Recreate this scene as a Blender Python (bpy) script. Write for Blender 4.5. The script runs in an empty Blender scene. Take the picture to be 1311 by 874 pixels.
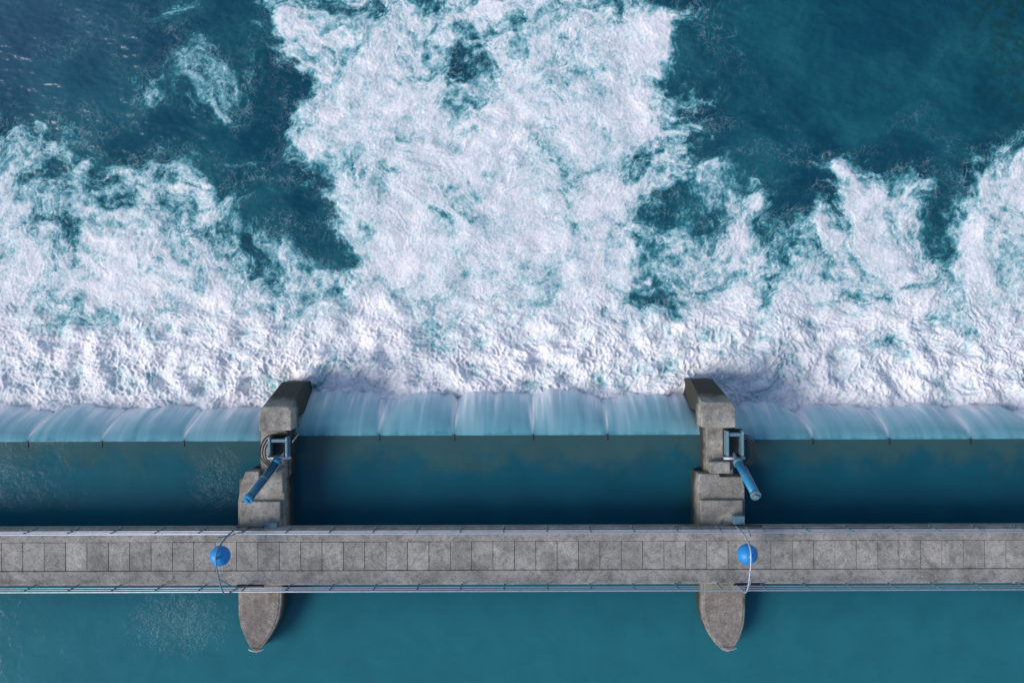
import bpy, bmesh, math, random
import numpy as np
from mathutils import Vector, Matrix
random.seed(4)
scene=bpy.context.scene
H=45.0; S=26.2
def W(px,py,z=0.0):
    """survey: plan position of a feature measured on the vertical air photo, at height z"""
    k=(H-z)/H/S
    return Vector(((px-655.5)*k,(437-py)*k,z))
def lin(r,g,b):
    f=lambda c:(c/255/12.92) if c/255<=0.04045 else ((c/255+0.055)/1.055)**2.4
    return (f(r),f(g),f(b))
# ---------------------------------------------------------------- world
SUNV=Vector((-0.80,-0.32,0.74)).normalized()
el=math.asin(SUNV.z); az=math.atan2(SUNV.x,SUNV.y)
world=bpy.data.worlds.new("World"); scene.world=world; world.use_nodes=True
nt=world.node_tree; nt.nodes.clear()
sky=nt.nodes.new("ShaderNodeTexSky"); sky.sky_type='NISHITA'; sky.sun_disc=False
sky.sun_elevation=el; sky.sun_rotation=az%(2*math.pi)
bg=nt.nodes.new("ShaderNodeBackground"); bg.inputs[1].default_value=0.145
out=nt.nodes.new("ShaderNodeOutputWorld")
nt.links.new(sky.outputs[0],bg.inputs[0]); nt.links.new(bg.outputs[0],out.inputs[0])
sd=bpy.data.lights.new("sun",'SUN'); sd.energy=2.8; sd.angle=math.radians(26); sd.color=(1.0,0.93,0.86)
so=bpy.data.objects.new("sun",sd); scene.collection.objects.link(so)
so.rotation_euler=SUNV.to_track_quat('Z','Y').to_euler()
scene.view_settings.view_transform='Standard'; scene.view_settings.look='None'
scene.view_settings.exposure=0
# ---------------------------------------------------------------- camera
cd=bpy.data.cameras.new("camera"); cam=bpy.data.objects.new("camera",cd)
scene.collection.objects.link(cam); cam.location=(0,0,H); cam.rotation_euler=(0,0,math.radians(-0.17))
cd.sensor_width=36; cd.lens=36*H/(1311/S); cd.clip_end=3000
scene.camera=cam
# ---------------------------------------------------------------- helpers
def link(o,parent=None):
    scene.collection.objects.link(o)
    if parent: o.parent=parent
    return o
def empty(name):
    e=bpy.data.objects.new(name,None); scene.collection.objects.link(e); return e
def newmat(name):
    m=bpy.data.materials.new(name); m.use_nodes=True
    return m,m.node_tree,m.node_tree.nodes["Principled BSDF"]
def N_(nt,t,**kw):
    n=nt.nodes.new(t)
    for k,v in kw.items(): setattr(n,k,v)
    return n
def noise(nt,scale,detail=6,rough=0.6,vec=None,dist=0.0):
    n=N_(nt,"ShaderNodeTexNoise"); n.inputs["Scale"].default_value=scale
    n.inputs["Detail"].default_value=detail; n.inputs["Roughness"].default_value=rough
    n.inputs["Distortion"].default_value=dist
    if vec is not None: nt.links.new(vec,n.inputs["Vector"])
    return n.outputs["Fac"]
def ramp(nt,fac,stops):
    r=N_(nt,"ShaderNodeValToRGB"); cr=r.color_ramp
    while len(cr.elements)<len(stops): cr.elements.new(0.5)
    for e,(p,c) in zip(cr.elements,stops):
        e.position=p; e.color=(*c,1) if len(c)==3 else c
    nt.links.new(fac,r.inputs[0]); return r.outputs[0]
def math_(nt,op,a,b=None):
    n=N_(nt,"ShaderNodeMath",operation=op)
    for i,v in enumerate((a,b)):
        if v is None: continue
        if isinstance(v,(int,float)): n.inputs[i].default_value=v
        else: nt.links.new(v,n.inputs[i])
    return n.outputs[0]
def mix(nt,fac,a,b,mode='MIX'):
    m=N_(nt,"ShaderNodeMix",data_type='RGBA',blend_type=mode)
    for idx,v in ((0,fac),(6,a),(7,b)):
        if isinstance(v,(int,float)): m.inputs[idx].default_value=v
        elif isinstance(v,tuple): m.inputs[idx].default_value=(*v,1)
        else: nt.links.new(v,m.inputs[idx])
    return m.outputs[2]
def bump(nt,h,strength,dist,bsdf,normal=None):
    b=N_(nt,"ShaderNodeBump"); b.inputs["Strength"].default_value=strength
    b.inputs["Distance"].default_value=dist
    nt.links.new(h,b.inputs["Height"])
    if normal is not None: nt.links.new(normal,b.inputs["Normal"])
    if bsdf: nt.links.new(b.outputs[0],bsdf.inputs["Normal"])
    return b.outputs[0]
def pos(nt): return N_(nt,"ShaderNodeNewGeometry").outputs["Position"]
# ---------------------------------------------------------------- materials
def concrete(name,base,dark,wet=True,scale=1.0,island=False):
    m,nt,b=newmat(name); p=pos(nt)
    c=ramp(nt,noise(nt,0.9*scale,8,0.65,p),[(0.3,dark),(0.7,base)])
    c=mix(nt,0.85,c,ramp(nt,noise(nt,22,5,0.8,p),[(0.32,(0.35,0.35,0.36)),(0.60,(1.3,1.3,1.3))]),'MULTIPLY')
    st=ramp(nt,noise(nt,3.5*scale,9,0.72,p,0.6),[(0.50,(0,0,0)),(0.64,(1,1,1))])
    c=mix(nt,st,c,mix(nt,0.5,c,tuple(x*0.33 for x in dark)))
    # large damp / lichen-dark patches
    st2=ramp(nt,noise(nt,0.55,6,0.7,p,0.8),[(0.52,(0,0,0)),(0.66,(0.55,)*3)])
    c=mix(nt,st2,c,tuple(x*0.55 for x in dark))
    lic=ramp(nt,noise(nt,7.5,6,0.7,p,0.3),[(0.62,(0,0,0)),(0.68,(1,1,1))])
    c=mix(nt,lic,c,mix(nt,0.5,c,(0.52,0.52,0.50)))
    if island:
        g=N_(nt,"ShaderNodeNewGeometry")
        c=mix(nt,1.0,c,ramp(nt,g.outputs["Random Per Island"],[(0,(0.82,0.82,0.82)),(1,(1.08,1.08,1.08))]),'MULTIPLY')
    if wet:
        sx=N_(nt,"ShaderNodeSeparateXYZ"); nt.links.new(p,sx.inputs[0])
        ad=N_(nt,"ShaderNodeMath",operation='MULTIPLY_ADD'); nt.links.new(noise(nt,2.5,5,0.6,p),ad.inputs[0])
        ad.inputs[1].default_value=-1.2; nt.links.new(sx.outputs[2],ad.inputs[2])
        f=ramp(nt,ad.outputs[0],[(0.0,(1,1,1)),(0.85,(0,0,0))])
        c=mix(nt,f,c,(0.03,0.034,0.026))
    nt.links.new(c,b.inputs["Base Color"]); b.inputs["Roughness"].default_value=0.88
    n1=bump(nt,noise(nt,30,6,0.7,p),0.5,0.03,None)
    bump(nt,noise(nt,4,5,0.6,p),0.5,0.08,b,n1)
    return m
M_conc=concrete("weathered_concrete",(0.44,0.42,0.38),(0.18,0.17,0.15))
M_nose=concrete("stained_concrete",(0.34,0.30,0.27),(0.17,0.145,0.13),wet=False,scale=1.6)
M_deck=concrete("deck_concrete",(0.43,0.41,0.385),(0.22,0.215,0.20),wet=False,island=True)
M_edge=concrete("edge_concrete",(0.42,0.40,0.37),(0.20,0.195,0.18),wet=False)
M_joint=concrete("joint_mortar",(0.16,0.155,0.15),(0.08,0.075,0.07),wet=False)
def paint(name,col,rough=0.4,metal=0.0,dirt=0.5):
    m,nt,b=newmat(name); p=pos(nt)
    f=ramp(nt,noise(nt,5,8,0.7,p),[(0.45,(0,0,0)),(0.7,(1,1,1))])
    c=mix(nt,f,col,mix(nt,dirt,col,(0.06,0.055,0.05)))
    nt.links.new(c,b.inputs["Base Color"]); b.inputs["Roughness"].default_value=rough
    b.inputs["Metallic"].default_value=metal
    bump(nt,noise(nt,20,4,0.6,p),0.2,0.01,b)
    return m
M_blue=paint("blue_paint",(0.01,0.24,0.62),0.45,dirt=0.15)
M_cyl=paint("cylinder_blue_paint",(0.02,0.24,0.46),0.4,dirt=0.4)
M_cyl_shade=paint("cylinder_blue_paint_shaded",(0.01,0.10,0.18),0.4,dirt=0.4)  # same blue paint, with the left cylinder's shade put into the colour
M_steel=paint("grey_blue_steel",(0.12,0.24,0.30),0.5,0.1,0.5)
M_dark=paint("dark_steel",(0.02,0.035,0.04),0.5,0.2)
M_alu=paint("galvanised_rail",(0.42,0.48,0.56),0.4,0.35,0.3)
M_rub=paint("black_rubber",(0.012,0.012,0.013),0.5)
M_chrome=paint("piston_chrome",(0.5,0.5,0.5),0.2,0.9,0.2)
# ---------------------------------------------------------------- mesh helpers
def mesh_obj(name,verts,faces,mat,parent=None,bevel=0.0,smooth=False):
    me=bpy.data.meshes.new(name); me.from_pydata([tuple(v) for v in verts],[],faces); me.update()
    bm=bmesh.new(); bm.from_mesh(me); bmesh.ops.recalc_face_normals(bm,faces=bm.faces); bm.to_mesh(me); bm.free()
    o=bpy.data.objects.new(name,me); me.materials.append(mat); link(o,parent)
    if smooth:
        for p in me.polygons: p.use_smooth=True
    if bevel:
        b=o.modifiers.new("bevel",'BEVEL'); b.width=bevel; b.segments=2; b.limit_method='ANGLE'
    return o
def prism(name,poly,z0,z1,mat,parent=None,bevel=0.04):
    n=len(poly); v=[(p[0],p[1],z0) for p in poly]+[(p[0],p[1],z1) for p in poly]
    f=[list(range(n))[::-1],list(range(n,2*n))]+[[i,(i+1)%n,n+(i+1)%n,n+i] for i in range(n)]
    return mesh_obj(name,v,f,mat,parent,bevel)
def box(name,x0,x1,y0,y1,z0,z1,mat,parent=None,bevel=0.02):
    return prism(name,[(x0,y0),(x1,y0),(x1,y1),(x0,y1)],z0,z1,mat,parent,bevel)
def tubes(name,segs,mat,parent=None,n=16,smooth=True):
    """segs: list of (p0,p1,r0,r1)"""
    V=[];F=[]
    for p0,p1,r0,r1 in segs:
        p0=Vector(p0);p1=Vector(p1); d=(p1-p0).normalized(); a=d.orthogonal().normalized(); b=d.cross(a)
        base=len(V)
        for p,r in((p0,r0),(p1,r1)):
            for i in range(n):
                t=2*math.pi*i/n; V.append(p+a*math.cos(t)*r+b*math.sin(t)*r)
        for i in range(n): F.append([base+i,base+(i+1)%n,base+n+(i+1)%n,base+n+i])
        F.append([base+i for i in range(n)][::-1]); F.append([base+n+i for i in range(n)])
    o=mesh_obj(name,V,F,mat,parent)
    for p in o.data.polygons: p.use_smooth=len(p.vertices)==4
    return o
def curve(name,pts,r,mat,parent=None):
    cu=bpy.data.curves.new(name,'CURVE'); cu.dimensions='3D'; cu.bevel_depth=r; cu.bevel_resolution=3
    s=cu.splines.new('NURBS'); s.points.add(len(pts)-1)
    for p,q in zip(s.points,pts): p.co=(*q,1)
    s.use_endpoint_u=True; s.order_u=3; s.resolution_u=10
    o=bpy.data.objects.new(name,cu); cu.materials.append(mat); return link(o,parent)
def grid_mesh(name,X,Y,Z,attrs,mat,parent=None):
    ny,nx=X.shape
    me=bpy.data.meshes.new(name); me.vertices.add(nx*ny)
    co=np.stack([X,Y,Z],-1).astype(np.float32).ravel(); me.vertices.foreach_set("co",co)
    idx=np.arange(nx*ny,dtype=np.int32).reshape(ny,nx)
    q=np.stack([idx[:-1,:-1],idx[:-1,1:],idx[1:,1:],idx[1:,:-1]],-1).reshape(-1)
    nf=(nx-1)*(ny-1); me.loops.add(nf*4); me.loops.foreach_set("vertex_index",q)
    me.polygons.add(nf); me.polygons.foreach_set("loop_start",np.arange(0,nf*4,4,dtype=np.int32))
    me.polygons.foreach_set("use_smooth",np.ones(nf,dtype=bool))
    me.update(calc_edges=True)
    for k,a in attrs.items():
        if a.ndim==3:
            at=me.attributes.new(k,'FLOAT_COLOR','POINT')
            c=np.ones((ny,nx,4),np.float32); c[...,:3]=a; at.data.foreach_set("color",c.ravel())
        else:
            at=me.attributes.new(k,'FLOAT','POINT'); at.data.foreach_set("value",a.astype(np.float32).ravel())
    o=bpy.data.objects.new(name,me); me.materials.append(mat); return link(o,parent)
# ---------------------------------------------------------------- random fields
NN=2048; LL=64.0
kx=np.fft.rfftfreq(NN,LL/NN)[None,:]; ky=np.fft.fftfreq(NN,LL/NN)[:,None]
KK=np.sqrt(kx*kx+ky*ky); KK[0,0]=1
def field(seed,lo,hi,beta=1.0,ax=1.0,ay=1.0):
    """band-limited random field; variance per octave ~ k^(2-2*beta)"""
    rng=np.random.default_rng(seed)
    w=np.fft.rfft2(rng.standard_normal((NN,NN),dtype=np.float32))
    k=KK if ax==1 and ay==1 else np.sqrt((kx*ax)**2+(ky*ay)**2)+1e-6
    a=k**-beta*np.exp(-(lo/k)**4)*np.exp(-(k/hi)**2); a[0,0]=0
    f=np.fft.irfft2(w*a,s=(NN,NN)).astype(np.float32); return f/f.std()
def samp(F,x,y):
    fx=(x/LL*NN)%NN; fy=(y/LL*NN)%NN
    i=np.floor(fx).astype(np.int32); j=np.floor(fy).astype(np.int32)
    a=(fx-i).astype(np.float32); b=(fy-j).astype(np.float32)
    i%=NN; j%=NN; i1=(i+1)%NN; j1=(j+1)%NN
    return (F[j,i]*(1-a)+F[j,i1]*a)*(1-b)+(F[j1,i]*(1-a)+F[j1,i1]*a)*b
def sstep(a,b,x):
    t=np.clip((x-a)/(b-a),0,1); return t*t*(3-2*t)
def cramp(w,stops):
    xs=[s[0] for s in stops]
    return np.stack([np.interp(w,xs,[s[1][c] for s in stops]) for c in range(3)],-1)
# ---------------------------------------------------------------- foam coverage survey (rows 40 px, columns 50 px)
rows=["001121123554344453210000000",
"011112226886457886210000000",
"011222226898469986210000000",
"221122225998579987211000000",
"542112125999889887211101111",
"553222214999899887311231124",
"755454213899999985421264156",
"863465412899999984562485277",
"974478732799999983572785378",
"998788775899999983674787589",
"999889887999999986785798789",
"999999999999999998998899999",
"999999999999999999999999999",
"999999999999999999999999999"]
DM=np.array([[int(c) for c in r] for r in rows],np.float32)/9
def cov_map(px,py):
    px=np.abs(px); px=np.where(px>1300,2600-px,px)%2600
    px=np.where(px>1300,2600-px,px)
    fx=np.clip(px/50,0,25.999); fy=np.clip(py/40,0,12.999)
    i=fx.astype(int); j=fy.astype(int); a=fx-i; b=fy-j
    a=a*a*(3-2*a); b=b*b*(3-2*b)
    d=(DM[j,i]*(1-a)+DM[j,i+1]*a)*(1-b)+(DM[j+1,i]*(1-a)+DM[j+1,i+1]*a)*b
    return d*np.clip(1+py/140,0,1)
# ---------------------------------------------------------------- downstream water
ZD=-3.0; kd=S*H/(H-ZD)
def axis(a,b,step,outa,outb,g=1.06):
    c=list(np.arange(a,b,step)); s=step; x=c[-1]
    while x<outb: s*=g; x+=s; c.append(min(x,outb))
    s=step; x=a; pre=[]
    while x>outa: s*=g; x-=s; pre.append(max(x,outa))
    return np.array(pre[::-1]+c,np.float64)
xs=axis(-28.5,28.5,0.038,-60,60,1.05); ys=np.concatenate([np.arange(-4.9,19.5,0.038)]); 
s=0.044; y=ys[-1]; ext=[]
while y<400: s*=1.06; y+=s; ext.append(y)
ys=np.concatenate([ys,ext])
X,Y=np.meshgrid(xs,ys); X=X.astype(np.float32); Y=Y.astype(np.float32)
WX=field(14,0.07,0.5,1.8); WY=field(15,0.07,0.5,1.8)
WX2=field(16,0.35,1.3,1.2); WY2=field(17,0.35,1.3,1.2)
WX3=field(18,1.2,14.0,1.6); WY3=field(19,1.2,14.0,1.6)
xm=X+0.55*samp(WX,X,Y)+0.13*samp(WX2,X,Y); ym=Y+0.55*samp(WY,X,Y)+0.13*samp(WY2,X,Y)
x3=xm+0.03*samp(WX3,X,Y); y3=ym+0.03*samp(WY3,X,Y)
G0=field(20,0.08,0.6,1.2)
G1=field(21,0.12,16.0,1.65,1.2,0.82); G2=field(22,0.5,16.0,1.3); G3=field(23,2.0,16.0,0.9)
R1=field(31,0.25,16.0,2.15,1.25,0.8); R1c=field(34,0.3,16.0,2.1,1.25,0.8); R2=field(32,0.6,16.0,1.9,1.15,0.87); R2c=field(35,0.8,16.0,1.85); R3=field(33,1.6,16.0,1.4)
g0=samp(G0,X,Y); g1=samp(G1,x3,y3); g2=samp(G2,X,Y); g3=samp(G3,X,Y)
D=cov_map(655.5+x3*kd,437-y3*kd)
def fil(n,w): 
    a=np.abs(n); return 0.78*np.exp(-a/w)+0.22*np.exp(-(a/(3.5*w))**2)
m1=sstep(-1.0,1.3,samp(G1,x3+13,y3+5)); m2=sstep(-1.0,1.3,samp(G1,x3+33,y3+25)); m3=sstep(-1.0,1.3,samp(G1,x3+23,y3+41))
nr2=samp(R2,x3,y3)
r1=fil(samp(R1,x3,y3),0.05)*(0.35+0.65*m1)
r1b=fil(samp(R1c,x3,y3),0.045)*(0.30+0.70*m2)
r2=fil(nr2,0.08)*(0.15+0.85*m3)
r2b=fil(samp(R2c,x3,y3),0.085)*(0.15+0.85*m1)
r3=fil(samp(R3,X,Y),0.15)*m2
lace=1-(1-0.90*r1)*(1-0.85*r1b)*(1-0.70*r2)*(1-0.60*r2b)*(1-0.40*r3)
pyv=437-Y*kd
toe=sstep(340,490,pyv)
amp=0.25+0.75*sstep(0.08,0.5,D)
Dn=D+(0.16*g1+0.05*g2)*amp
cov=sstep(0.10,0.95,Dn)
sparse=sstep(0.08,0.55,D+(0.17*g1+0.07*g2)*amp)
w=cov*(0.53+0.085*g1+0.05*g2+0.03*g3)+lace*(0.50*sparse*(1-cov)+0.44*cov)+toe*0.17+0.05*sstep(0.1,0.45,D)
B1=field(41,0.30,1.0,1.0,1.1,0.8); B2=field(42,0.8,4.5,1.5,1.15,0.87); B3=field(43,2.5,14.0,1.3)
b1=samp(B1,X,Y); b2=samp(B2,X+0.5*(xm-X),Y+0.5*(ym-Y)); b3=samp(B3,X,Y)
Z=ZD+0.05*g0+cov*(0.10+0.05*b1*(0.5+1.8*toe)-0.028*np.abs(b2)*(0.3+1.7*toe)+0.008*b3*(0.4+1.6*toe)+0.03*lace)+toe*0.25+(1-cov)*(0.010*samp(B2,X*0.8,Y*1.2)+0.0015*b3)
Z=np.where(Y>60,ZD,Z)
w=np.clip(w+toe*0.10*np.clip(0.7-np.abs(b2),-1,1)+toe*0.05*b1,0,1.15)
wisp=np.clip(sstep(0.04,0.32,D+0.05*g1)*(1-0.6*cov)*(0.15+0.85*m3),0,1)
deepA=np.array(lin(14,68,87)); deepB=np.array(lin(27,90,104)); purp=np.array(lin(56,86,112)); grn=np.array(lin(20,60,60))
t=np.clip(0.45+0.28*samp(G0,X*0.7+9,Y*0.7)+0.20*samp(G1,xm,ym),0,1)[...,None]
deep=deepA*(1-t)+deepB*t
pxv=655.5+X*kd
tl=(sstep(330,0,pxv)*sstep(260,0,pyv))[...,None]*0.6; deep=deep*(1-tl)+purp*tl
tr=(sstep(1180,1311,pxv)*sstep(260,0,pyv)*np.clip(0.5+0.4*samp(G2,X,Y),0,1))[...,None]*0.8; deep=deep*(1-tr)+grn*tr
stops=[(0.0,(0,0,0)),(0.22,lin(58,128,141)),(0.42,lin(132,180,188)),(0.60,lin(186,206,212)),(0.80,lin(221,223,228)),(1.0,lin(247,242,245)),(1.15,(0.97,0.94,0.955))]
fc=cramp(w,stops); f0=(1-sstep(0.0,0.28,w))[...,None]
col=fc*(1-f0)+deep*f0
col=np.clip(col,0,0.97)
m,nt,b=newmat("turbulent_river_water")
a=N_(nt,"ShaderNodeAttribute",attribute_name="col"); f=N_(nt,"ShaderNodeAttribute",attribute_name="foam"); wi=N_(nt,"ShaderNodeAttribute",attribute_name="wisp")
p=pos(nt)
def strands(scale,width,dist,seed):
    mp=N_(nt,"ShaderNodeMapping"); mp.inputs["Location"].default_value=(seed,seed*0.7,0); mp.inputs["Scale"].default_value=(1.1,0.85,0.3); nt.links.new(p,mp.inputs[0])
    n=noise(nt,scale,7,0.58,mp.outputs[0],dist)
    return ramp(nt,math_(nt,'ABSOLUTE',math_(nt,'SUBTRACT',n,0.5)),[(0.0,(1,1,1)),(width*0.35,(0.45,)*3),(width,(0,0,0))])
sA=strands(0.9,0.030,1.2,3.1); sB=strands(2.2,0.045,0.9,17.7); sC=strands(5.0,0.06,0.6,31.3)
s_=math_(nt,'MAXIMUM',sA,math_(nt,'MULTIPLY',sB,0.8)); s_=math_(nt,'MAXIMUM',s_,math_(nt,'MULTIPLY',sC,0.55))
msk=ramp(nt,f.outputs["Fac"],[(0.30,(0,0,0)),(0.62,(0.75,)*3)])
sw=math_(nt,'MAXIMUM',math_(nt,'MULTIPLY',strands(0.8,0.012,1.5,51.0),0.8),math_(nt,'MULTIPLY',strands(1.7,0.018,1.2,77.0),0.6))
c0=mix(nt,math_(nt,'MULTIPLY',sw,math_(nt,'MULTIPLY',wi.outputs["Fac"],0.6)),a.outputs["Color"],(0.62,0.74,0.78))
c1=mix(nt,math_(nt,'MULTIPLY',s_,msk),c0,(0.955,0.93,0.95))
fine=ramp(nt,noise(nt,11,6,0.8,p,0.5),[(0.3,(0.84,0.87,0.885)),(0.62,(1.04,1.03,1.03))])
fm=ramp(nt,f.outputs["Fac"],[(0.15,(0.25,)*3),(0.5,(1,)*3)])
nt.links.new(mix(nt,fm,c1,fine,'MULTIPLY'),b.inputs["Base Color"])
rr=ramp(nt,f.outputs["Fac"],[(0.1,(0.17,)*3),(0.5,(0.7,)*3)]); nt.links.new(rr,b.inputs["Roughness"])
b.inputs["IOR"].default_value=1.33; b.inputs["Specular IOR Level"].default_value=0.4
n1=bump(nt,noise(nt,4,6,0.6,p,0.4),0.2,0.05,None)
bump(nt,noise(nt,22,4,0.7,p),0.15,0.02,b,n1)
grid_mesh("river_water_downstream",X,Y,Z,{"col":col,"foam":w,"wisp":wisp},m)
# ---------------------------------------------------------------- piers layout
YC=W(0,563.5,0).y-0.002   # downstream limit of the still pool
bays=[(-55.5,-36.0,0),(-34.8,-12.2,0),(-11.15,9.35,1),(10.3,32.3,0),(33.0,55.5,0)]
# ---------------------------------------------------------------- upstream water
xs=np.arange(-60,60.01,0.15); ys=np.concatenate([-np.geomspace(400,24,40),np.arange(-23.8,YC-0.02,0.1),[YC]])
X,Y=np.meshgrid(xs,ys)
U0=np.array(lin(20,77,94)); U1=np.array(lin(37,104,116)); OL=np.array(lin(66,90,86)); 
py=437-Y*S; px=655.5+X*S
t=sstep(690,820,py)[...,None]; c=U0*(1-t)+U1*t
t=np.clip(0.5+0.3*samp(G0,X*0.6,Y*0.6),0,1)[...,None]*0.18; c=c*(1-t)+U1*1.15*t
t=(sstep(330,180,px)*sstep(700,640,py))[...,None]*0.35; c=c*(1-t)+U1*t
crest=sstep(608,570,py+7*samp(G1,X*1.5,Y)+3*samp(G2,X,Y))[...,None]*0.60; c=c*(1-crest)+OL*crest
rip=0.45*np.exp(-(((px-280)/38)**2+((py-620)/55)**2))+0.40*np.exp(-(((px-240)/70)**2+((py-795)/45)**2))+0.12*sstep(300,0,px)*sstep(700,600,py)
rip=np.clip(rip+0.05,0,1)
Z=0*X+rip*(0.012*samp(G2,X,Y*1.6))+0.003*samp(G1,X,Y); Z=np.where(Y<-30,0,Z); Z[-1]=0
m,nt,b=newmat("calm_river_water")
a=N_(nt,"ShaderNodeAttribute",attribute_name="col"); f=N_(nt,"ShaderNodeAttribute",attribute_name="rip"); p=pos(nt)
nt.links.new(mix(nt,1.0,a.outputs["Color"],ramp(nt,noise(nt,0.7,3,0.5,p,0.5),[(0.3,(0.92,)*3),(0.7,(1.06,)*3)]),'MULTIPLY'),b.inputs["Base Color"])
b.inputs["Roughness"].default_value=0.10; b.inputs["IOR"].default_value=1.33; b.inputs["Specular IOR Level"].default_value=0.3
n1=bump(nt,noise(nt,1.6,4,0.5,p,0.6),0.25,0.06,None)
bb=N_(nt,"ShaderNodeBump"); bb.inputs["Distance"].default_value=0.06
nt.links.new(f.outputs["Fac"],bb.inputs["Strength"]); nt.links.new(noise(nt,7,5,0.65,p,0.8),bb.inputs["Height"])
nt.links.new(n1,bb.inputs["Normal"]); nt.links.new(bb.outputs[0],b.inputs["Normal"])
grid_mesh("river_water_upstream",X,Y,Z,{"col":c,"rip":rip},m)
# ---------------------------------------------------------------- overflowing nappe + gates
m,nt,b=newmat("overflow_water")
a=N_(nt,"ShaderNodeAttribute",attribute_name="col"); p=pos(nt)
mp=N_(nt,"ShaderNodeMapping"); mp.inputs["Scale"].default_value=(9,0.8,0.5); nt.links.new(p,mp.inputs[0])
st=noise(nt,0.9,4,0.55,mp.outputs[0])
nt.links.new(mix(nt,1.0,a.outputs["Color"],ramp(nt,st,[(0.3,(0.95,0.96,0.97)),(0.7,(1.03,)*3)]),'MULTIPLY'),b.inputs["Base Color"])
b.inputs["Roughness"].default_value=0.25; b.inputs["IOR"].default_value=1.33
bump(nt,st,0.10,0.03,b)
M_nap=m
ST=field(51,0.15,2.0,1.2)
SX=field(52,0.4,8.0,1.3)
for (xa,xb,mid) in bays:
    gate=empty("weir_gate")
    yc=W(0,557,0).y if mid else W(0,563.5,0).y
    run=W(0,499,-3).y-yc if mid else W(0,518,-3).y-yc
    pit=3.75
    if mid: S_=[W(q,0,0).x for q in (485,581,682,777)]
    else:
        if xb<0: S_=[W(q,0,0).x for q in (235,130,35)]+[-27.4,-31.0] if xb>-20 else [xa+pit*i for i in range(1,5)]
        else: S_=[W(q,0,0).x for q in (1040,1138,1242)]+[26.0,29.8] if xa<20 else [xa+pit*i for i in range(1,5)]
    nx=int((xb-xa)/0.035); nty=70
    tx=np.linspace(xa,xb,nx); tt=np.linspace(0,1.12,nty); X,T=np.meshgrid(tx,tt)
    sv=np.array(sorted(S_)); dd=X[...,None]-sv; d=np.min(np.abs(dd),-1)
    allx=np.concatenate([[xa],sv,[xb]]); ii=np.clip(np.searchsorted(allx,X,side='right')-1,0,len(allx)-2)
    u=(X-allx[ii])/(allx[ii+1]-allx[ii]); arch=4*u*(1-u)
    wob=0.05*samp(ST,X,0*X+mid*3)
    Yn=yc+run*T*(0.78+0.25*arch**0.6+wob*T)
    Zn=-3.0*np.power(T,1.75)
    ridge_=np.exp(-(d/(0.04+0.20*T))**2)
    Zn=Zn+ridge_*0.16*T*(1-0.4*T)+0.24*arch*T*(1-0.3*T)+0.012*samp(SX,X,Yn*0.12)*T
    Zn[0]=-0.004
    streak=samp(SX,X,Yn*0.10+7); s2=samp(G3,X*1.2,Yn*0.15)
    base=cramp(np.clip(T+0.04*streak,0,1.2),[(0,lin(84,142,158)),(0.06,lin(104,162,177)),(0.4,lin(134,187,200)),(0.8,lin(168,205,217)),(1.1,lin(218,225,232))])
    edge=np.exp(-np.minimum(X-xa,xb-X)/0.35)
    flare=np.exp(-(d/(0.04+0.30*T**1.3))**2)
    pv=(ii*7919%13)/13.0   # each panel differs a little
    wh=np.clip(flare*(0.60+0.3*s2)*sstep(0.0,0.4,T)+(0.25+0.4*pv)*sstep(0.3+0.5*pv,0.0,u)*T*np.clip(0.7+0.4*streak,0,2)+0.12*np.clip(streak,0,3)*T+0.7*sstep(0.72,1.05,T+0.06*s2+0.08*streak+0.08*g3.mean())+edge*(0.7+0.3*s2)*sstep(0,0.4,T),0,1)[...,None]
    dk=(np.exp(-(d/0.12)**2)*np.exp(-T/0.08))[...,None]*0.6
    cc=base*(1-wh)+np.array(lin(238,238,242))*wh; cc=cc*(1-dk)
    grid_mesh("overflow_sheet",X,Yn,Zn,{"col":cc},M_nap,gate)
    box("gate_leaf",xa,xb,yc-0.9,yc-0.15,-5,-0.18,M_dark,gate,0.0)
    for q in S_:
        v=[(q-0.05,yc-0.34,-0.1),(q+0.05,yc-0.34,-0.1),(q+0.05,yc+0.06,-0.3),(q-0.05,yc+0.06,-0.3),
           (q-0.03,yc-0.24,0.04),(q+0.03,yc-0.24,0.04),(q+0.03,yc+0.03,0.03),(q-0.03,yc+0.03,0.03)]
        mesh_obj("nappe_splitter",v,[[3,2,1,0],[4,5,6,7],[0,1,5,4],[1,2,6,5],[2,3,7,6],[3,0,4,7]],M_dark,gate,0.01)
    if mid:
        xx=np.linspace(xa,xb,int((xb-xa)/0.1)); yy=np.linspace(YC,yc,4)
        Xa,Ya=np.meshgrid(xx,yy); 
        cr=np.ones(Xa.shape+(1,))*(0.38*U0+0.62*OL)
        if yc>YC: grid_mesh("crest_apron",Xa,Ya,0*Xa,{"col":cr,"rip":0*Xa+0.05},bpy.data.materials["calm_river_water"],gate)
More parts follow.
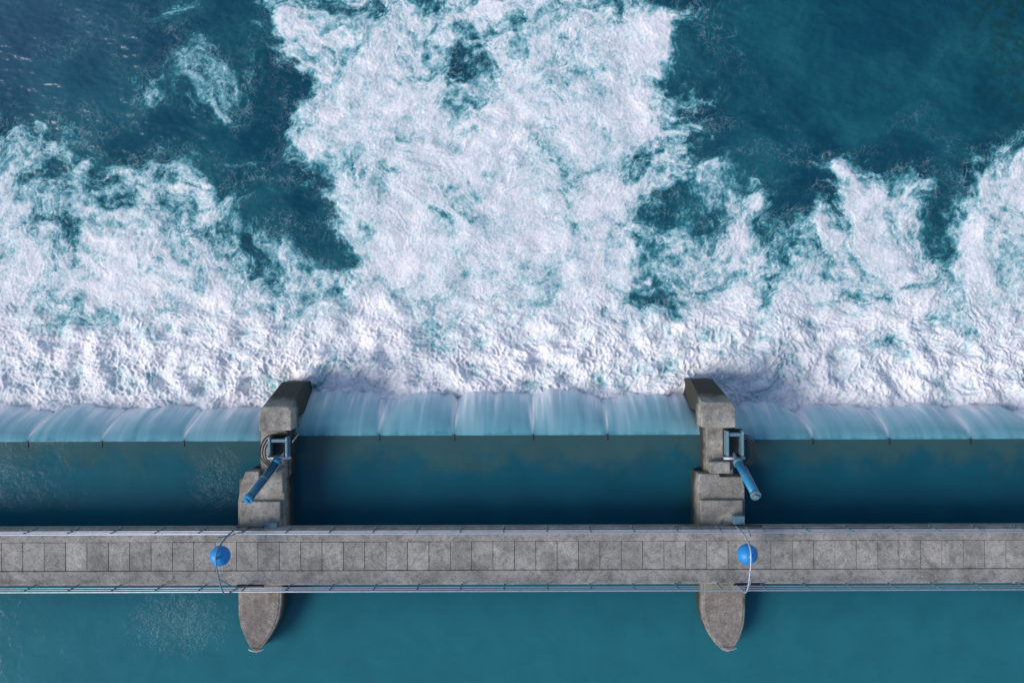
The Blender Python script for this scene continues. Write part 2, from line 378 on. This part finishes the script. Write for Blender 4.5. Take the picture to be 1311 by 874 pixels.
# ---------------------------------------------------------------- piers
def pier(kind,dx):
    e=empty("concrete_weir_pier"); q=lambda l,z:[(W(a,b,z).x+dx,W(a,b,z).y) for a,b in l]
    def ring(px0,px1,py0,py1,z): return q([(px0,py1),(px1,py1),(px1,py0),(px0,py0)],z)
    if kind=='L':
        nose=[(304,700),(304,786),(307,802),(313,817),(320,829),(327,836),(334,829),(343,817),(351,803),(357,788),(360,770),(360,700)]
        blk=[(304,720),(304,641),(308,618),(314,602),(331,602),(331,611),(361,611),(364,625),(364,720)]
        slab=(306.5,358,641,700); neck=(334,366,545,612); cap=[(331,550),(331,527),(337,519),(368,519),(373,524),(373,550)]
        rt=[(333,523),(371,523)]; rb=[(362,488),(389,488)]
        base=[(304.5,720),(306,612),(333,606),(333,524),(371,524),(371,606),(362.5,620),(362.5,720)]
    else:
        nose=[(897,700),(897,780),(900,797),(906,812),(915,825),(924,833),(932,836),(940,829),(947,816),(952,800),(953.5,780),(953.5,700)]
        blk=[(893,720),(893,620),(895,607),(921,607),(921,611),(950,611),(953,625),(953,720)]
        slab=(896,950.5,641,700); neck=(904,938,545,612); cap=[(898,548),(898,521),(902,515),(936,515),(942,522),(942,548)]
        rt=[(900,519),(940,519)]; rb=[(885,486),(911,486)]
        base=[(894,720),(894,612),(901,606),(901,520),(940,520),(940,606),(951.5,620),(951.5,720)]
    prism("cutwater_nose",q(nose,1.3),-6,1.3,M_conc,e,0.07)
    n2=[Vector((p[0],p[1])) for p in q(nose,1.3)]; c0=sum(n2,Vector((0,0)))/len(n2)
    prism("cutwater_capping",[tuple(c0+(p-c0)*0.88) for p in n2],1.2,1.33,M_nose,e,0.03)
    prism("pier_block",q(blk,1.75),-6,1.75,M_conc,e,0.05)
    prism("pier_upper_slab",ring(*slab,2.0),1.6,2.0,M_conc,e,0.05)
    prism("pier_wall",q(base,1.0),-6,1.0,M_conc,e,0.03)
    prism("pier_neck",ring(*neck,1.35),-6,1.35,M_conc,e,0.04)
    prism("pier_cap",q(cap,2.1),0.6,2.1,M_conc,e,0.07)
    A=[W(a,b,2.05) for a,b in rt]; Bm=[W(a,b,-1.2) for a,b in rb]
    for v_ in A+Bm: v_.x+=dx
    yb=A[0].y-0.4
    V=[(A[0].x,yb,2.05),(A[1].x,yb,2.05),(A[1].x,A[1].y,2.05),(A[0].x,A[0].y,2.05),
       (Bm[0].x-0.05,Bm[0].y,-1.2),(Bm[1].x+0.05,Bm[1].y,-1.2),
       (A[0].x,yb,-6),(A[1].x,yb,-6),(Bm[1].x+0.05,Bm[1].y,-6),(Bm[0].x-0.05,Bm[0].y,-6),
       (A[1].x,A[1].y,-6),(A[0].x,A[0].y,-6)]
    F=[[0,1,2,3],[3,2,5,4],[4,5,8,9],[0,3,11,6],[3,4,9,11],[1,7,10,2],[2,10,8,5],[0,6,7,1],[6,11,9,8,10,7]]
    mesh_obj("downstream_slope",V,F,M_conc,e,0.05)
    if kind=='L':
        bx=W(345,671,2.2); 
        box("junction_box",bx.x+dx-0.35,bx.x+dx+0.35,bx.y-0.12,bx.y+0.12,2.0,2.35,M_steel,e)
        cv=W(352,606,1.9); box("machine_plinth",cv.x+dx-0.5,cv.x+dx+0.35,cv.y-0.9,cv.y+0.25,1.3,1.9,M_conc,e,0.05)
    else:
        bx=W(944,664,2.2)
        box("junction_box",bx.x+dx-0.25,bx.x+dx+0.25,bx.y-0.25,bx.y+0.15,2.0,2.5,M_steel,e)
        cv=W(925,600,1.9); box("machine_plinth",cv.x+dx-0.6,cv.x+dx+0.35,cv.y-0.25,cv.y+0.3,1.3,1.9,M_conc,e,0.05)
    tip=W(327 if kind=='L' else 932,831,1.4)
    curve("mooring_bar",[(tip.x+dx-0.35,tip.y+0.05,1.42),(tip.x+dx,tip.y-0.12,1.5),(tip.x+dx+0.35,tip.y+0.05,1.42)],0.03,M_alu,e)
    return e
def hyd(kind,dx):
    e=empty("hydraulic_cylinder"); O=Vector((dx,0,0))
    if kind=='L': p0=W(362,580,1.4)+O; p1=W(317,638,3.6)+O; mt=M_cyl_shade; bx=(344,369,558,584)
    else: p0=W(939,582,1.4)+O; p1=W(967,635,3.8)+O; mt=M_cyl; bx=(929,951,552,584)
    d=(p1-p0).normalized(); L=(p1-p0).length
    tubes("cylinder_barrel",[(p0+d*0.55,p1,0.19,0.19)],mt,e,24)
    tubes("end_flange",[(p1-d*0.12,p1+d*0.05,0.235,0.235),(p1+d*0.05,p1+d*0.16,0.12,0.10),(p0+d*0.50,p0+d*0.72,0.235,0.235)],M_steel if kind=='R' else M_cyl,e,24)
    tubes("gland_ring",[(p0+d*(L*0.55),p0+d*(L*0.55+0.08),0.205,0.205)],M_steel,e,24)
    tubes("piston_rod",[(p0-d*1.4,p0+d*0.6,0.085,0.085)],M_chrome,e,16)
    a=W(bx[0],bx[3],1.8)+O; c=W(bx[1],bx[2],1.8)+O
    t=0.11
    box("bracket_cheek_a",a.x,a.x+t,a.y,c.y,1.2,2.0,M_steel,e,0.02)
    box("bracket_cheek_b",c.x-t,c.x,a.y,c.y,1.2,2.0,M_steel,e,0.02)
    box("bracket_crossbeam",a.x+t,c.x-t,c.y-0.25,c.y-0.1,1.4,1.95,M_steel,e,0.02)
    box("bracket_base",a.x-0.06,c.x+0.06,a.y-0.08,c.y+0.06,1.30,1.40,M_dark,e,0.02)
    tubes("trunnion_pin",[(Vector((a.x-0.1,p0.y-0.15,1.75)),Vector((c.x+0.1,p0.y-0.15,1.75)),0.07,0.07)],M_alu,e)
    bo=[]
    for bxx in (a.x+0.05,c.x-0.05):
        for byy in (a.y+0.15,c.y-0.12): bo.append((Vector((bxx,byy,2.0)),Vector((bxx,byy,2.05)),0.035,0.035))
    tubes("bolts",bo,M_alu,e,6)
    s=-1 if kind=='L' else 1
    for i in range(3):
        o=0.12*i
        curve("hose",[p0+Vector((s*0.1,-0.5-o,0.6)),p0+Vector((s*(0.55+o),-0.3,0.9)),p0+Vector((s*(0.75+o),0.35,0.5)),p0+Vector((s*(0.4+o),0.8+o,0.2)),p0+Vector((s*-0.1,0.9,0.05))],0.03,M_rub,e)
    curve("feed_pipe",[p1-d*0.2+Vector((0.22,0,0)),p0+d*1.4+Vector((0.26,0,0)),p0+d*0.7+Vector((0.24,0,0))],0.025,M_alu,e)
    return e
for k,dx in (('L',0),('R',0),('L',-22.9),('R',22.6)):
    pier(k,dx); hyd(k,dx)
# ---------------------------------------------------------------- footbridge
br=empty("concrete_footbridge"); zt=2.6
yU=W(0,679,zt).y; yL=W(0,746,zt).y; yU2=W(0,693,zt).y; yL2=W(0,729,zt).y
box("deck_slab",-60,60,yL,yU,2.05,2.5,M_joint,br,0.02)
box("kerb_downstream",-60,60,yU2+0.022,yU+0.02,2.3,2.62,M_edge,br,0.02)
box("kerb_upstream",-60,60,yL-0.02,yL2-0.022,2.3,2.60,M_edge,br,0.02)
V=[];F=[]; pit=0.985; x=-60
rng=random.Random(2)
while x<60:
    b0=len(V); g=0.012; j=rng.uniform(-0.006,0.006); z=2.57+rng.uniform(-0.004,0.004)
    V+=[(x+g,yL2+j,2.45),(x+pit-g,yL2+j,2.45),(x+pit-g,yU2+j,2.45),(x+g,yU2+j,2.45),(x+g,yL2+j,z),(x+pit-g,yL2+j,z),(x+pit-g,yU2+j,z),(x+g,yU2+j,z)]
    F+=[[b0+i for i in f] for f in ([3,2,1,0],[4,5,6,7],[0,1,5,4],[1,2,6,5],[2,3,7,6],[3,0,4,7])]; x+=pit
mesh_obj("walkway_panels",V,F,M_deck,br,0.008)
for nm,yy in (("edge_beam_upstream",yL-0.10),("edge_beam_downstream",yU+0.03)):
    box(nm,-60,60,yy,yy+0.07,1.7,2.45,M_edge,br,0.01)
def railing(y,name):
    e=bpy.data.objects.new(name,None); link(e,br)
    seg=[(Vector((-60,y,z)),Vector((60,y,z)),r,r) for z,r in ((3.65,0.036),(3.3,0.018),(2.98,0.018))]
    tubes("rails",seg,M_alu,e,10)
    ps=[];x=-59.5
    while x<60:
        ps.append((Vector((x,y,2.2)),Vector((x,y,3.64)),0.028,0.028)); ps.append((Vector((x-0.06,y,2.35)),Vector((x+0.06,y,2.35)),0.07,0.07)); x+=1.97
    tubes("posts",ps,M_steel,e,8)
railing(yU+0.10,"railing_downstream"); railing(yL-0.08,"railing_upstream")
# ---------------------------------------------------------------- blue marker balls on bows
def marker(px,dx,mt,bow):
    e=empty("blue_marker_ball")
    c=W(px,710,4.3); c.x+=dx
    me=bpy.data.meshes.new("ball"); bm=bmesh.new(); bmesh.ops.create_uvsphere(bm,u_segments=48,v_segments=32,radius=0.45); bm.to_mesh(me); bm.free()
    for p in me.polygons: p.use_smooth=True
    o=bpy.data.objects.new("ball",me); me.materials.append(M_blue); o.location=c; link(o,e)
    tubes("ball_seam_ring",[(c+Vector((-0.012,0,0)),c+Vector((0.012,0,0)),0.458,0.458)],M_blue,e,48)
    tubes("hub",[(c+Vector((0,0,0.40)),c+Vector((0,0,0.62)),0.05,0.05)],mt,e)
    ya=yU+0.16; yb=yL-0.14; xo=c.x+bow
    for zz,r in ((0.0,0.035),):
        curve("bow_tube",[(xo,ya,2.3),(xo,ya,3.9),(xo-bow*0.3,ya-0.25,4.6),(c.x,c.y+0.3,4.92),(c.x,c.y-0.3,4.92),(xo-bow*0.3,yb+0.25,4.6),(xo,yb,3.9),(xo,yb,2.3)],r,mt,e)
    curve("bow_brace",[(xo+0.5,ya,2.35),(xo+0.35,ya-0.1,3.8),(c.x+0.05,c.y+0.9,4.7)],0.022,mt,e)
    curve("bow_brace_2",[(xo+0.5,yb,2.35),(xo+0.35,yb+0.1,3.8),(c.x+0.05,c.y-0.9,4.7)],0.022,mt,e)
    box("foot_bracket_a",xo-0.1,xo+1.2,ya-0.05,ya+0.05,2.45,2.6,M_dark,e)
    box("foot_bracket_b",xo-0.1,xo+1.2,yb-0.05,yb+0.05,2.45,2.6,M_dark,e)
marker(281,0,M_steel,0.25); marker(956,0,M_alu,-0.08); marker(281,-22.9,M_steel,0.25); marker(956,22.6,M_alu,-0.08)
# ---------------------------------------------------------------- banks
m,nt,b=newmat("bank_grass"); p=pos(nt)
nt.links.new(ramp(nt,noise(nt,0.4,10,0.7,p),[(0.3,(0.03,0.06,0.015)),(0.7,(0.09,0.12,0.04))]),b.inputs["Base Color"]); b.inputs["Roughness"].default_value=0.95
for s in (-1,1):
    xs=np.array([55.5,56.5,60,70,100,200,400.]); zz=np.array([-6,0.8,2.6,3.0,3.5,5,8.])
    ysb=np.linspace(-400,400,161); Xb,Yb=np.meshgrid(xs,ysb); Zb=np.broadcast_to(zz,Xb.shape)+0.2*np.sin(Yb*0.7)*np.sin(Xb)
    if s<0: Xb=-Xb[:,::-1]; Zb=Zb[:,::-1]
    grid_mesh("river_bank",Xb,Yb,Zb,{},m)
